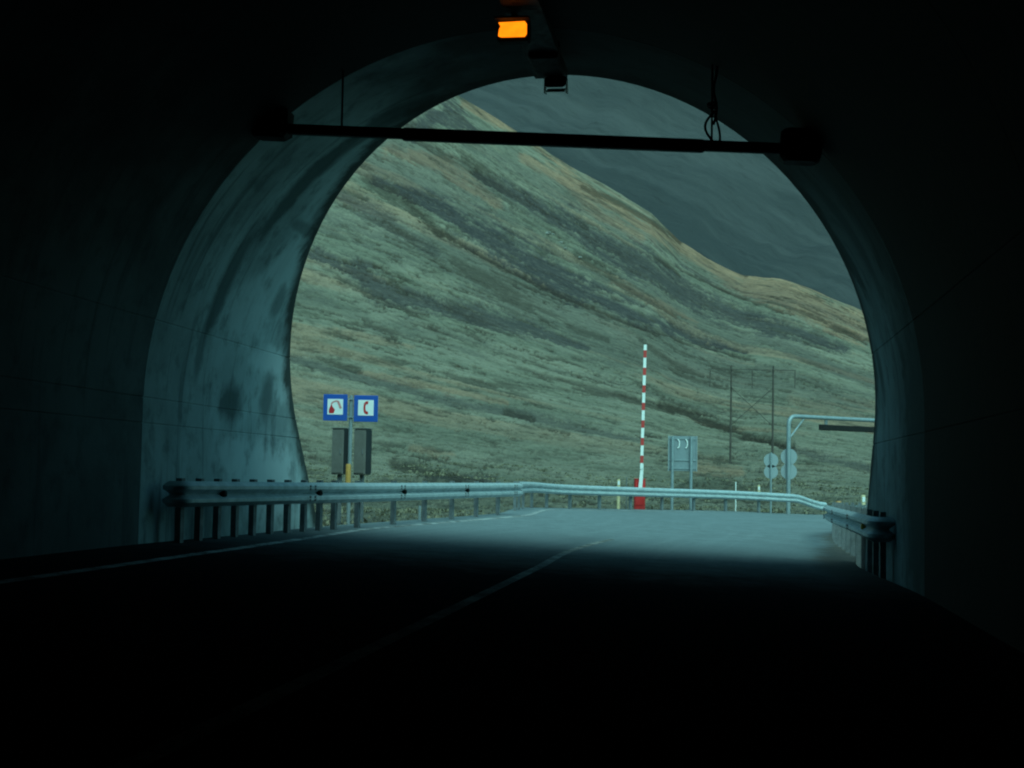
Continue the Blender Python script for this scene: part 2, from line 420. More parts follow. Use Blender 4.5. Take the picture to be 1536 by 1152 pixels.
# ridge of the near hill: bearing (image-plane tangent x 2133 + 768) -> elevation
RB = np.array([-1500, -600, 0, 300, 440, 590, 690, 760, 850, 930, 975, 1000, 1018, 1060, 1115, 1160, 1189, 1234, 1291, 1400, 1600, 1900, 2600])
RE = np.array([900, 880, 820, 745, 700, 632, 574, 530, 474, 430, 404, 380, 362, 337, 314, 310, 304, 286, 262, 215, 155, 95, 40])
D0, DR = 52.0, 650.0
def ground(x, y, detail=True):
    x = np.asarray(x, float); y = np.asarray(y, float)
    d = np.maximum(y, 1.0); px = 768 + 2133 * x / d
    Er = np.interp(px, RB, RE)
    zr = CAM_Z + DR / 2133 * Er
    lin = .012 * np.maximum(d - D0, 0) * np.clip(Er / 325, .3, 1.6)
    linr = .012 * (DR - D0) * np.clip(Er / 325, .3, 1.6)
    quad = (zr - linr) * (np.clip(d - 95, 0, DR - 95) / (DR - 95)) ** 1.9
    z = base_z(x, y) - .13 + np.where(d < DR, lin + quad, 0)
    over = np.clip((d - DR) / 230, 0, 1)
    z = np.where(d >= DR, zr * (1 - .55 * over ** 1.2), z)
    # earth bank behind the left rail, brown mound on the right
    bank = np.exp(-((x + 2.3) / 5.5) ** 2 - ((y - 56) / 3.2) ** 2) * 1.15
    mound = np.exp(-((x - 10.6) / 2.6) ** 2 - ((y - 74) / 5) ** 2) * 1.25
    z = z + bank + mound
    q = np.clip((z - CAM_Z) / d * 2133 / np.maximum(Er, 20), -.2, 1.1)
    if detail:
        p = px / 1536
        far = sstep(d, 50, 130) * (1 - sstep(d, DR, DR + 40) * .6)
        n1 = fbm(p * 5 + 3, q * 16 + p * 4, 5) - .5
        n2 = fbm(x * .25, y * .25, 4) - .5
        z = z + far * n1 * .011 * d + sstep(d, 44, 60) * n2 * .35
    return z

# ------------------------------------------------------------------ road
def loft(Lc, Rc, fr, lift=0.0):
    f = np.asarray(fr)
    return Lc[:, None, :] * (1 - f)[None, :, None] + Rc[:, None, :] * f[None, :, None] + np.array([0, 0, lift])
fr = np.linspace(0, 1, 25)
RP = loft(Ls, Rs, fr)
mid = (Ls + Rs) / 2; arc = np.concatenate([[0], np.cumsum(np.linalg.norm(np.diff(mid, axis=0), axis=1))])
ruv = np.zeros(RP.shape[:2] + (2,)); ruv[..., 0] = fr[None, :]; ruv[..., 1] = arc[:, None]
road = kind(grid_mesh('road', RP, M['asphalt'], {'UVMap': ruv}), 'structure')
# verge: the slab side, a gravel step down to the ground on the outer edge
def strip(name, ffun, width, m, lift=.004, i0=0, i1=None):
    A, B = Ls[i0:i1], Rs[i0:i1]; n = len(A); rows = []
    for i in range(n):
        ln = np.linalg.norm(A[i] - B[i]); f = ffun(i + i0); h = width / ln / 2
        rows.append([A[i] * (1 - g) + B[i] * g + np.array([0, 0, lift]) for g in (f - h, f, f + h)])
    P = np.array(rows)
    return kind(grid_mesh(name, P, m), 'structure')
K = 14
strip('edge_line', lambda i: np.interp(i, [0, 3 * K, 5 * K, 7 * K, 9 * K, 15 * K], [.122, .122, .085, .085, .10, .10]), .14, M['roadpaint'])
strip('centre_line', lambda i: np.interp(i, [0, 3 * K, 6 * K, 15 * K], [.523, .523, .51, .5]), .11, M['fadedpaint'], i1=int(5.3 * K))

# ------------------------------------------------------------------ terrain: near hill and far mountain
pxs = np.concatenate([np.linspace(-1400, 380, 90, endpoint=False), np.linspace(380, 1400, 760), np.linspace(1405, 2600, 60)])
ds = np.concatenate([np.linspace(17, 50, 44, endpoint=False), np.linspace(50, 110, 130, endpoint=False),
                     np.linspace(110, 300, 200, endpoint=False), np.linspace(300, 652, 330), np.linspace(656, 885, 30)])
DD, PX = np.meshgrid(ds, pxs, indexing='ij')
X = (PX - 768) / 2133 * DD; Y = DD
Z = ground(X, Y)
Er = np.interp(PX, RB, RE); Qv = np.clip((Z - CAM_Z) / DD * 2133 / np.maximum(Er, 20), -.2, 1.1)
p = PX / 1536
cross = Qv + .22 * p
BR = PX; EL = 715 - (Z - CAM_Z) / DD * 2133 + (PX - 768) * .0175      # bearing and elevation of every point of the slope
wob = (fbm(p * 22, cross * 60, 5, .6) - .5); wob2 = (fbm(p * 75 + 3, cross * 300, 5, .7) - .5)
def streak(pts, hw, soft=.9):
    """mask of a streak of ground running along pts; hw = half widths"""
    best = np.full(BR.shape, 9.0)
    for (x0, y0), (x1, y1), h0, h1 in zip(pts[:-1], pts[1:], hw[:-1], hw[1:]):
        dx, dy = x1 - x0, y1 - y0
        t = np.clip(((BR - x0) * dx + (EL - y0) * dy) / (dx * dx + dy * dy), 0, 1)
        dist = np.hypot(BR - x0 - t * dx, EL - y0 - t * dy) / (h0 + (h1 - h0) * t)
        best = np.minimum(best, dist)
    return sstep(1.30 - best + 1.8 * wob + 1.7 * wob2, 0, soft)
def many(lst):
    m = np.zeros(BR.shape)
    for pts, hw, k in lst: m = np.maximum(m, k * streak(pts, hw))
    return m
visible = (DD > 50)
GREY = [([(554, 262), (626, 288), (710, 342), (784, 384), (860, 428), (950, 468), (1040, 502), (1115, 525)], [8, 16, 30, 30, 26, 20, 14, 6], .95),
        ([(710, 252), (770, 288), (844, 324), (900, 356), (960, 396), (1030, 434), (1100, 466), (1190, 492), (1270, 520)], [8, 14, 20, 28, 32, 32, 24, 18, 8], .9),
        ([(500, 286), (575, 327), (650, 372)], [14, 16, 8], .7),
        ([(465, 377), (539, 407), (584, 436), (680, 457), (800, 493), (880, 518)], [14, 22, 24, 22, 16, 6], .85),
        ([(430, 532), (545, 565), (650, 594), (770, 616), (870, 640), (960, 660)], [8, 9, 9, 8, 8, 4], .6),
        ([(610, 190), (660, 160), (720, 200)], [20, 22, 8], .9),
        ([(1140, 500), (1230, 540), (1320, 575)], [10, 16, 14], .5), ([(860, 500), (940, 535), (990, 548)], [12, 14, 8], .45),
        ([(1130, 655), (1220, 680), (1320, 704)], [4, 7, 7], .6), ([(640, 712), (740, 718)], [9, 7], .7)]
DARK = [([(600, 292), (650, 340), (704, 370), (770, 405), (830, 432), (935, 478), (1040, 513), (1130, 540)], [9, 8, 5, 4, 4, 4, 5, 4], .8),
        ([(545, 262), (575, 285), (640, 322)], [10, 13, 9], .6), ([(675, 388), (740, 425), (795, 457)], [8, 13, 9], .55),
        ([(500, 412), (575, 448), (640, 472)], [5, 5, 4], .6), ([(800, 455), (870, 492), (910, 505)], [4, 5, 4], .5),
        ([(860, 376), (905, 404), (965, 446), (1030, 476)], [5, 6, 6, 4], .55),
        ([(870, 277), (935, 306), (980, 332), (1018, 360)], [5, 6, 6, 4], .75), ([(1055, 378), (1118, 412)], [4, 4], .75),
        ([(980, 380), (1040, 412), (1110, 444), (1190, 470)], [2.5, 3, 3, 3], .7), ([(1252, 488), (1284, 502), (1300, 514)], [6, 6, 3], .7),
        ([(860, 580), (950, 598), (1010, 616)], [3, 5, 6], .7), ([(992, 604), (1070, 632), (1130, 655), (1190, 668)], [7, 9, 7, 5], .95),
        ([(475, 535), (540, 553)], [4, 5], .7), ([(760, 614), (800, 624)], [5, 4], .7), ([(800, 560), (870, 575), (930, 590)], [3, 5, 4], .5),
        ([(595, 693), (650, 704), (700, 712)], [9, 9, 5], .75), ([(470, 686), (500, 692)], [7, 6], .5), ([(690, 232), (720, 260), (760, 282)], [7, 8, 5], .55),
        ([(960, 505), (1010, 540), (1055, 560)], [4, 5, 3], .6), ([(1050, 712), (1100, 718)], [4, 5], .4), ([(1170, 720), (1250, 735)], [5, 5], .45)]
TAN = [([(840, 262), (920, 308), (1010, 362), (1100, 410), (1190, 444), (1290, 486)], [14, 10, 13, 20, 26, 30], .95),
       ([(689, 148), (740, 174), (793, 204), (860, 244)], [8, 10, 11, 12], .95), ([(572, 218), (660, 240), (740, 300)], [10, 14, 9], .8),
       ([(780, 232), (840, 262), (900, 320), (960, 352)], [9, 12, 10, 7], .8), ([(920, 418), (980, 447), (1045, 482)], [6, 8, 4], .8), ([(600, 192), (616, 194)], [5, 4], .8),
       ([(430, 486), (540, 504), (620, 520)], [8, 7, 4], .5), ([(540, 556), (665, 584), (760, 604)], [5, 6, 4], .6), ([(1050, 700), (1110, 706)], [14, 10], .6),
       ([(1190, 600), (1290, 630)], [12, 12], .35), ([(620, 672), (680, 682)], [7, 6], .45)]
gn = fbm(p * 3.2 + 5, cross * 15 + 1.5, 5, .55)
grey = np.maximum(many(GREY), .42 * sstep(gn + .5 * wob2, .40, .58) * sstep(Qv + .4 * wob, .26, .46) * (1 - sstep(Qv, .88, .99)))
patch = sstep(fbm(p * 7 + 2, cross * 16 + 7, 4), .40, .62)
scn1 = sstep(fbm(p * 24, cross * 100 + 4, 4, .6), .55, .66) * patch
scn2 = sstep(fbm(p * 60 + 8, cross * 230, 4, .6), .595, .65) * (.45 + .45 * patch)
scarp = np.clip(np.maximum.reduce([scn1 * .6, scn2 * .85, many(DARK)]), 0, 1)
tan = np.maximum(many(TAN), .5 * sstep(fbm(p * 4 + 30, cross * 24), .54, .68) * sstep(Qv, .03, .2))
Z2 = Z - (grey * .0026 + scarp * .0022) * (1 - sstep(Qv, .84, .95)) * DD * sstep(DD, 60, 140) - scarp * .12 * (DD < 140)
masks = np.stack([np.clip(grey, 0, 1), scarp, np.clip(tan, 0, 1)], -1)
huv = np.stack([p, cross * .5], -1)
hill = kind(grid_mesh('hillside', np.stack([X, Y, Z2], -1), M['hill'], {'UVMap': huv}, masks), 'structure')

mp = np.linspace(-2200, 3400, 300); md = np.linspace(880, 2100, 180)
MD, MP = np.meshgrid(md, mp, indexing='ij')
tt = (MD - 880) / 1220
mE = -60 + 1150 * tt ** .8 + 0.05 * (900 - MP) * (1 - tt)
mx = (MP - 768) / 2133 * MD
dn = fbm(MP / 1536 * 7 + tt * 5, tt * 9 - MP / 1536 * 2.5, 6) - .5
mz = CAM_Z + mE * MD / 2133 + dn * 38 + (fbm(MP / 1536 * 40 + tt * 30, tt * 40 - MP / 1536 * 8, 4) - .5) * 14
muv = np.stack([MP / 1536 + tt * .6, tt * 1.0 + MP / 1536 * .55], -1)
mountain = kind(grid_mesh('mountain', np.stack([mx, MD, mz], -1), M['mountain'], {'UVMap': muv}), 'structure')
# ground sheet to the horizon, below everything
gs = MB(); gs.add([(-4000, -4000, -6), (4000, -4000, -6), (4000, 4000, -6), (-4000, 4000, -6)], [(0, 1, 2, 3)])
kind(gs.build('ground', M['soil']), 'structure')

# ------------------------------------------------------------------ tunnel
RA, RB_, ZC, FL = 4.40, 4.34, 1.70, -.45
def wcut(u, z): return 22.7 - .84 * z - .13 * u
def profile(off=0.0, groove=True, n=64):
    """(u, z, arc) from left foot over the crown to right foot; off = distance outside the inner face"""
    zs = [1.5, 1.8, 2.7]
    sL = ZC - FL
    th_of = lambda z: math.asin((z - ZC) / RB_)
    prm = list(np.linspace(0, sL, 9)[:-1]) + list(sL + np.linspace(0, math.pi * 4.37, n))
    tot = 2 * sL + math.pi * 4.37
    prm += list(sL + math.pi * 4.37 + np.linspace(0, sL, 9)[1:])
    dep = {}
    if groove:
        js = []
        for z in zs:
            s = (z - FL) if z <= ZC else sL + th_of(z) * 4.37
            js += [s] + ([tot - s] if z in (1.5, 2.7) else [])
        for s in js:
            prm = [q for q in prm if abs(q - s) > .03]
            for ds_, dd in ((-.011, 0), (-.006, .008), (.006, .008), (.011, 0)):
                prm.append(s + ds_); dep[round(s + ds_, 5)] = dd
        prm.sort()
    out = []
    for s in prm:
        d = off + dep.get(round(s, 5), 0.0)
        if s < sL: u, z = -(RA + d), FL + s
        elif s > tot - sL: u, z = (RA + d), FL + (tot - s)
        else:
            th = (s - sL) / 4.37
            u, z = -(RA + d) * math.cos(th), ZC + (RB_ + d) * math.sin(th)
        out.append((u, z, s))
    return out
def ring_obj(name, w0, w1, m, parent, nv, thick=.40):
    inn = profile(0, True); outp = profile(thick, False, len(inn) - 16)
    outp = outp[:len(inn)] if len(outp) >= len(inn) else outp
    # resample the outer outline to the inner one's count
    out2 = []
    base = profile(0, False, 64)
    for (u, z, s) in inn:
        sL = ZC - FL; tot = 2 * sL + math.pi * 4.37
        if s < sL: out2.append((-(RA + thick), FL + s, s))
        elif s > tot - sL: out2.append((RA + thick, FL + tot - s, s))
        else:
            th = (s - sL) / 4.37; out2.append((-(RA + thick) * math.cos(th), ZC + (RB_ + thick) * math.sin(th), s))
    n = len(inn)
    P = np.zeros((nv + 3, n, 3)); uv = np.zeros((nv + 3, n, 2)); ed = np.zeros((nv + 3, n, 2))
    for r in range(nv + 3):
        for j in range(n):
            if r == 0: (u, z, s), v = out2[j], 0.0
            elif r == nv + 2: (u, z, s), v = out2[j], 1.0
            else: (u, z, s), v = inn[j], (r - 1) / nv
            we = wcut(u, max(z, -.2)) if w1 is None else w1
            w = w0 + (we - w0) * v
            P[r, j] = T(u, w, z); uv[r, j] = (s, w); ed[r, j] = (v, we - w)
    o = grid_mesh(name, P, m, {'UVMap': uv, 'edge': ed})
    o.parent = parent; 
    me = o.data; me.set_sharp_from_angle(angle=R(30))
    return o
tunnel = thing('tunnel', (0, 0, 0), 'dark concrete road tunnel around the view, with a stained portal ring cut at a slant', 'tunnel')
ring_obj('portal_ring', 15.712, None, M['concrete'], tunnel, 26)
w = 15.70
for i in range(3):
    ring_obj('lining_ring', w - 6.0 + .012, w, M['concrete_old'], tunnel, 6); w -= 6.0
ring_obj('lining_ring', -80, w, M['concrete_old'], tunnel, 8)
sh = MB()
pr = [(u, z) for u, z, s in profile(.42, False, 40)]
def shell_w(u, z): return wcut(u, max(z, -.2)) - .10
rings = [[T(u, -80.2, z) for u, z in pr], [T(u, shell_w(u, z), z) for u, z in pr]]
sh.sweep(rings, closed=False, cap=False)
sh.build('leak_shell', M['concrete_old'], tunnel, 40)  # unseen skin added so no light leaks through the ring gaps
ew = MB(); ew.add([T(u, -80.05, z) for u, z in pr], [tuple(range(len(pr)))]); ew.build('light_cap', M['concrete_old'], tunnel)  # unseen cap added behind the camera to keep daylight out

# unseen earth around the slanted mouth, kept low to let sky light past
us = np.concatenate([np.linspace(-70, -8, 30, endpoint=False), np.linspace(-8, 8, 90), np.linspace(8.5, 70, 30)])
ws = np.concatenate([np.linspace(-70, 12, 30, endpoint=False), np.linspace(12, 24.5, 90)])
WW, UU = np.meshgrid(ws, us, indexing='ij')
ZZ = np.minimum((22.7 - .13 * UU - WW) / .84 - .06, 7.7 + .10 * (17 - WW) + .05 * np.abs(UU))
nse = (fbm(UU * .4, WW * .4) - .5) * .8 * sstep(np.abs(UU), 5.5, 9)
Pm = np.stack([(UU - LANE) * TC + WW * TS, -(UU - LANE) * TS + WW * TC, ZZ + nse], -1)
uc = (UU[:-1, :-1] + UU[1:, 1:]) / 2; zc = (ZZ[:-1, :-1] + ZZ[1:, 1:]) / 2
ins = np.where(zc < ZC, np.abs(uc) < RA + .22, (uc / (RA + .22)) ** 2 + ((zc - ZC) / (RB_ + .22)) ** 2 < 1)
kind(grid_mesh('unseen_embankment', Pm, M['soil'], mask=~ins & (zc > -1.5)), 'structure')

# ------------------------------------------------------------------ guardrails
WB = [(.012, 0), (.030, .012), (.055, .030), (.083, .055), (.083, .098), (.055, .115), (.020, .138), (.004, .155), (.020, .172), (.055, .195), (.083, .212), (.083, .255), (.055, .280), (.030, .298), (.012, .31)]
def path_frames(P, step):
    P = np.asarray(P, float); seg = np.linalg.norm(np.diff(P, axis=0), axis=1); s = np.concatenate([[0], np.cumsum(seg)])
    def at(t):
        q = np.array([np.interp(t, s, P[:, k]) for k in range(3)])
        e = .15; a = np.array([np.interp(min(t + e, s[-1]), s, P[:, k]) for k in range(3)]); b = np.array([np.interp(max(t - e, 0), s, P[:, k]) for k in range(3)])
        d = a - b; d[2] = 0; d /= np.linalg.norm(d); return Vector(q), Vector(d)
    return at, s[-1]
def beam_mesh(at, t0, t1, side, top, out=0.0, n=8):
    rings = []
    for t in np.linspace(t0, t1, n):
        q, d = at(t); nrm = Vector((d.y, -d.x, 0)) * side
        front = [q + nrm * (x + out) + Vector((0, 0, top - .31 + z)) for x, z in WB]
        back = [q + nrm * (x + out - .004) + Vector((0, 0, top - .31 + z)) for x, z in reversed(WB)]
        rings.append(front + back)
    return MB().sweep(rings)
def guardrail(root, path, posts, side, top, seg=4.0, post_mat='galv_post', poke=.03, zdrop=.5, bolts=True, t_start=0.0, t_end=None, refl=()):
    at, Ltot = path_frames(path, 0)
    if t_end is None: t_end = Ltot
    t = t_start; k = 0
    while t < t_end - .05:
        e = min(t + seg, t_end)
        beam_mesh(at, t - (.16 if k else 0), min(e + .16, t_end), side, top, .005 * (k % 2)).build('beam', M['galv'], root, 32)
        if bolts and k:
            b = MB()
            for dz in (.055, .10, .212, .255):
                for dt in (-.09, .09):
                    q, d = at(t + dt); nrm = Vector((d.y, -d.x, 0)) * side
                    b.tube([q + nrm * .084 + Vector((0, 0, top - .31 + dz)), q + nrm * .106 + Vector((0, 0, top - .31 + dz))], .017, 6)
            kind(b.build('splice_bolts', M['galv_post'], root), 'stuff')
        t = e; k += 1
    for tp in posts:
        q, d = at(tp); nrm = Vector((d.y, -d.x, 0)) * side
        rot = Matrix((d, nrm, Vector((0, 0, 1)))).transposed()
        # C-section post with its spacer
        c = q - nrm * .13; h = top + poke + zdrop; zc = (top + poke - zdrop) / 2
        pb = MB()
        pb.box(c + nrm * .037 + Vector((0, 0, zc)), (.10, .006, h), rot)
        pb.box(c + d * -.047 + Vector((0, 0, zc)), (.006, .068, h - .002), rot)
        pb.box(c + d * .047 + Vector((0, 0, zc)), (.006, .068, h - .004), rot)
        pb.build('post', M[post_mat], root)
        sb = MB(); sb.box(q - nrm * .043 + Vector((0, 0, top - .155)), (.09, .085, .22), rot, .008); sb.build('spacer_block', M[post_mat], root)
    for tp, mk in refl:
        q, d = at(tp); nrm = Vector((d.y, -d.x, 0)) * side; rot = Matrix((d, nrm, Vector((0, 0, 1)))).transposed()
        rb = MB(); rb.box(q + nrm * .045 + Vector((0, 0, top - .155)), (.10, .07, .075), rot, .012); rb.build('reflector', M[mk], root)
    return at, Ltot

lpath = catmull([(-3.86, 17.0, .12), (-3.42, 19.2, .11), (-2.45, 22.8, .10), (-1.12, 28, .10), (.22, 33.2, .10)], 10)
g1 = thing('guardrail', (-3.86, 17.0, .12), 'steel guardrail running out of the tunnel along the left road edge', 'guardrail')
at1, L1 = path_frames(lpath, 0)
near = [.12 + .58 * i for i in range(10)]
farp = [6.35 + 1.78 * i for i in range(7)]
guardrail(g1, lpath, near + [t for t in farp if t < L1], 1, .71, refl=((1.05, 'dark_box'), (4.35, 'dark_box'), (8.2, 'dark_box'), (12.2, 'dark_box')), poke=.035)
# rounded end piece bent towards the wall
q0, d0 = at1(0); n0 = Vector((d0.y, -d0.x, 0))
rings = []
for a in np.linspace(0, 150, 9):
    r = .10; ar = R(a)
    c = q0 - n0 * r
    dirn = n0 * math.cos(ar) - d0 * math.sin(ar)
    rings.append([c + dirn * (r + x) + Vector((0, 0, .40 + z)) for x, z in WB] + [c + dirn * (r + x - .004) + Vector((0, 0, .40 + z)) for x, z in reversed(WB)])
MB().sweep(rings).build('end_piece', M['galv'], g1, 32)

opath = catmull([(.22, 36.6, .075), (.72, 42, .05), (1.75, 45, -.02), (4.43, 48.5, -.09), (8.09, 52, -.17), (10.7, 53.9, -.27)], 10)
g2 = thing('guardrail', (1.75, 45, -.02), 'far guardrail on the outer side of the bend, in front of the red barrier', 'guardrail')
at2, L2 = path_frames(opath, 0)
guardrail(g2, opath, [.4 + 1.75 * i for i in range(int(L2 / 1.75) + 1) if .4 + 1.75 * i < L2], 1, .75, bolts=False, poke=.01)
# sloped-down terminal at its end
q2, d2 = at2(L2); n2 = Vector((d2.y, -d2.x, 0)); rings = []
for t in np.linspace(0, 1, 7):
    q = q2 + d2 * (t * 1.5) + n2 * (.25 * t * t); zt = .75 - .30 * t * t * (3 - 2 * t)
    rings.append([q + n2 * x + Vector((0, 0, zt - .31 + z)) for x, z in WB] + [q + n2 * (x - .004) + Vector((0, 0, zt - .31 + z)) for x, z in reversed(WB)])
MB().sweep(rings).build('sloped_end', M['galv'], g2, 32)

rpath = catmull([(4.56, 17.9, -.22), (5.2, 21.5, -.24), (6.55, 29.3, -.28), (7.55, 33.5, -.33), (9.0, 37.5, -.38), (11.2, 41.2, -.43), (14.4, 44.0, -.5), (19, 46.4, -.52)], 10)
g3 = thing('guardrail', (4.56, 17.9, -.22), 'guardrail at the right road edge, its near end black in shade by the tunnel wall', 'guardrail')
at3, L3 = path_frames(rpath, 0)
guardrail(g3, rpath, [.15 + 1.15 * i for i in range(10)] + [11.5 + 1.0 * i for i in range(int((L3 - 11.6) / 1.0))], -1, .75, poke=.06, bolts=True, refl=((1.2, 'reflector'),))
q0, d0 = at3(0); n0 = Vector((-d0.y, d0.x, 0)); rings = []
for a in np.linspace(0, 150, 9):
    r = .10; ar = R(a); c = q0 - n0 * r; dirn = n0 * math.cos(ar) - d0 * math.sin(ar)
    rings.append([c + dirn * (r + x) + Vector((0, 0, .44 + z)) for x, z in WB] + [c + dirn * (r + x - .004) + Vector((0, 0, .44 + z)) for x, z in reversed(WB)])
MB().sweep(rings).build('end_piece', M['galv'], g3, 32)

# ------------------------------------------------------------------ emergency point: two blue signs on a post, two cabinets
gz = lambda x, y: float(ground(np.array([x]), np.array([y]))[0])
sx_, sy_ = -3.05, 27.0
z0 = gz(sx_, sy_)
sp_ = thing('sign_post', (sx_, sy_, z0), 'pale post behind the left guardrail carrying two square blue signs', 'sign post')
b = MB(); b.tube([(sx_, sy_, z0 - .1), (sx_, sy_, 2.44)], .035, 12); b.build('post', M['pole_steel'], sp_, 40)
b = MB(); b.tube([(sx_ - .02, sy_ - .02, .70), (sx_ - .02, sy_ - .02, 1.10), (sx_ - .02, sy_ - .02, 1.14)], [.052, .052, .042], 14); b.build('yellow_sleeve', M['yellow'], sp_, 50)
for z in (2.37, 2.03):
    b = MB(); b.box((sx_, sy_ - .045, z), (.30, .02, .03)); b.build('bracket', M['pole_steel'], sp_)
def square_sign(cx, cz, draw):
    w_, h_ = .455, .50
    b = MB(); b.box((cx, sy_ - .068, cz), (w_, .022, h_), None, .012); pl = b.build('sign_panel', M['blue_sign'], sp_)
    b = MB(); b.box((cx, sy_ - .0815, cz + .015), (.295, .004, .295)); f = b.build('white_field', M['white_sign'], pl)
    return pl, f
X_, Y_, Z_ = (1, 0, 0), (0, -1, 0), (0, 0, 1)
s1, f1 = square_sign(sx_ - .29, 2.20, None); s2, f2 = square_sign(sx_ + .29, 2.19, None)
s1['label'] = 'blue sign with a red fire extinguisher symbol'; s2['label'] = 'blue sign with a red telephone handset symbol'
o1 = (sx_ - .29, sy_ - .084, 2.215)
b = MB()   # extinguisher body leaning at lower left
b.prism([(-.115, -.125), (-.03, -.125), (-.005, -.06), (-.02, -.035), (-.05, .0), (-.075, .055), (-.095, .0), (-.115, -.04), (-.12, -.09)], o1, X_, Z_, Y_, .002)
b.build('red_symbol', M['red_print'], s1)
b = MB()
def ribbon(pts, wd):
    for (x0, y0), (x1, y1) in zip(pts[:-1], pts[1:]):
        L = math.hypot(x1 - x0, y1 - y0); nx, ny = -(y1 - y0) / L * wd / 2, (x1 - x0) / L * wd / 2
        yield [(x0 + nx, y0 + ny), (x0 - nx, y0 - ny), (x1 - nx, y1 - ny), (x1 + nx, y1 + ny)]
for i, poly in enumerate(ribbon([(-.075, .05), (-.05, .085), (.0, .105), (.045, .11)], .028)): b.prism(poly, (o1[0], o1[1] - i * .0004, o1[2]), X_, Z_, Y_, .002)
for i, poly in enumerate(ribbon([(.045, .11), (.075, .05), (.105, -.03)], .042)): b.prism(poly, (o1[0], o1[1] - .002 - i * .0004, o1[2]), X_, Z_, Y_, .002)
b.build('hose_symbol', M['pink_print'], s1)
o2 = (sx_ + .29, sy_ - .084, 2.205)
b = MB()
b.prism([(.045, .125), (-.005, .12), (-.035, .085), (-.045, .03), (-.045, -.03), (-.035, -.085), (-.005, -.12), (.045, -.125), (.04, -.07), (.005, -.065), (-.008, -.03), (-.008, .03), (.005, .065), (.04, .07)], o2, X_, Z_, Y_, .002)
b.build('handset_symbol', M['red_print'], s2)

cab = None
for (cx, lab) in ((-3.47, 'grey emergency cabinet left of the pale sign post, below the extinguisher sign'), (-3.02, 'grey emergency cabinet right of the pale sign post, below the telephone sign')):
    cy = 29.0; zg = gz(cx, cy); rz = Matrix.Rotation(R(-22), 3, 'Z')
    c = thing('emergency_cabinet', (cx, cy, zg), lab, 'cabinet', 'cabinets at the emergency point')
    b = MB(); b.box((cx, cy, 1.40), (.27, .26, .93), rz, .015); b.build('body', M['cabinet'], c)
    b = MB(); b.box(Vector((cx, cy, 1.405)) + rz @ Vector((.140, 0, 0)), (.012, .235, .88), rz); b.build('shade_panel', M['cabinet_shaded'], c)  # shaded flank of the box, laid on as a dark sheet
    b = MB(); b.box(Vector((cx, cy, 1.40)) + rz @ Vector((-.01, -.135, 0)), (.22, .012, .86), rz, .004); d = b.build('door', M['cabinet'], c)
    b = MB(); b.box(Vector((cx, cy, 1.40)) + rz @ Vector((.075, -.15, .0)), (.02, .018, .10), rz, .004); b.build('handle', M['galv_post'], d)
    b = MB(); b.box((cx, cy, 1.876), (.31, .30, .022), rz, .006); b.build('roof', M['cabinet'], c)
    b = MB(); b.box((cx, cy, (zg - .1 + .94) / 2), (.07, .07, .94 - zg + .1), rz); b.build('leg', M['galv_post'], c)

# ------------------------------------------------------------------ marker posts
def marker(x, y, ztop, wd, mk, label, cap=None):
    zg = gz(x, y); t = thing('marker_post', (x, y, zg), label, 'marker post', 'marker posts beside the road')
    b = MB(); b.tube([(x, y, zg - .1), (x, y, ztop - .03), (x, y, ztop)], [wd / 2, wd / 2, wd / 2 * .7], 12); b.build('shaft', M[mk], t, 50)
    b = MB(); b.box((x, y - wd / 2 - .004, ztop - .13), (wd * .6, .012, .14)); b.build('reflector', M['white_sign'], t)
marker(3.80, 50.0, .93, .12, 'cream', 'cream marker post left of the red barrier housing')
marker(9.85, 56.5, .79, .11, 'cream', 'cream marker post left of the round signs, behind the far guardrail')
marker(10.30, 41.6, .60, .13, 'cream', 'cream marker post next to the right tunnel wall')
marker(9.05, 39.3, .44, .17, 'orange_mark', 'stubby orange marker post behind the right guardrail')
def stake(x, y, ztop, r, mk, label):
    zg = gz(x, y); b = MB(); b.tube([(x, y, zg - .15), (x, y, ztop)], r, 8)
    o = b.build('stake', M[mk], None, 50, (x, y, zg)); o['label'] = label; o['category'] = 'stake'; o['group'] = 'thin stakes behind the far guardrail'
stake(4.12, 50.5, 1.0, .018, 'galv_post', 'thin dark stake just left of the red barrier housing')
stake(8.70, 55.0, .90, .022, 'white_paint', 'thin white stake behind the far guardrail, right of the large sign back')
stake(-1.83, 29.0, .33, .028, 'pole_steel', 'short pale stake seen under the left guardrail')

# ------------------------------------------------------------------ raised red and white barrier
bx, by = 4.50, 49.6; zg = gz(bx, by)
br = thing('road_barrier', (bx, by, zg), 'raised road barrier with striped boom and red housing behind the guardrail', 'barrier')
zt = .93
b = MB(); b.box((bx, by, (zg - .05 + zt) / 2), (.37, .36, zt - zg + .05), None, .03); b.build('housing', M['red_paint'], br)
b = MB(); b.box((bx, by, zt + .012), (.40, .39, .03), None, .01); b.build('lid', M['red_paint'], br)
b = MB(); b.box((bx - .02, by - .19, .30), (.25, .015, .5), None, .004); b.build('door', M['red_paint'], br)
lean = .012
bxo = lambda z: bx + .02 + (z - .5) * lean * 1.6
b = MB(); yb = by - .25
b.tube([(bx - .02, by - .16, .55), (bx - .02, yb - .03, .55)], .06, 12); b.build('pivot', M['galv_post'], br, 40)
b = MB(); b.prism([(-.085, .42), (.055, .42), (.09, 1.0), (.105, 1.45), (.015, 1.45), (-.03, 1.0)], (bx, yb + .02, 0), X_, Z_, Y_, .035); b.build('boom_bracket', M['white_paint'], br)
ztop = 5.62; boom = MB()
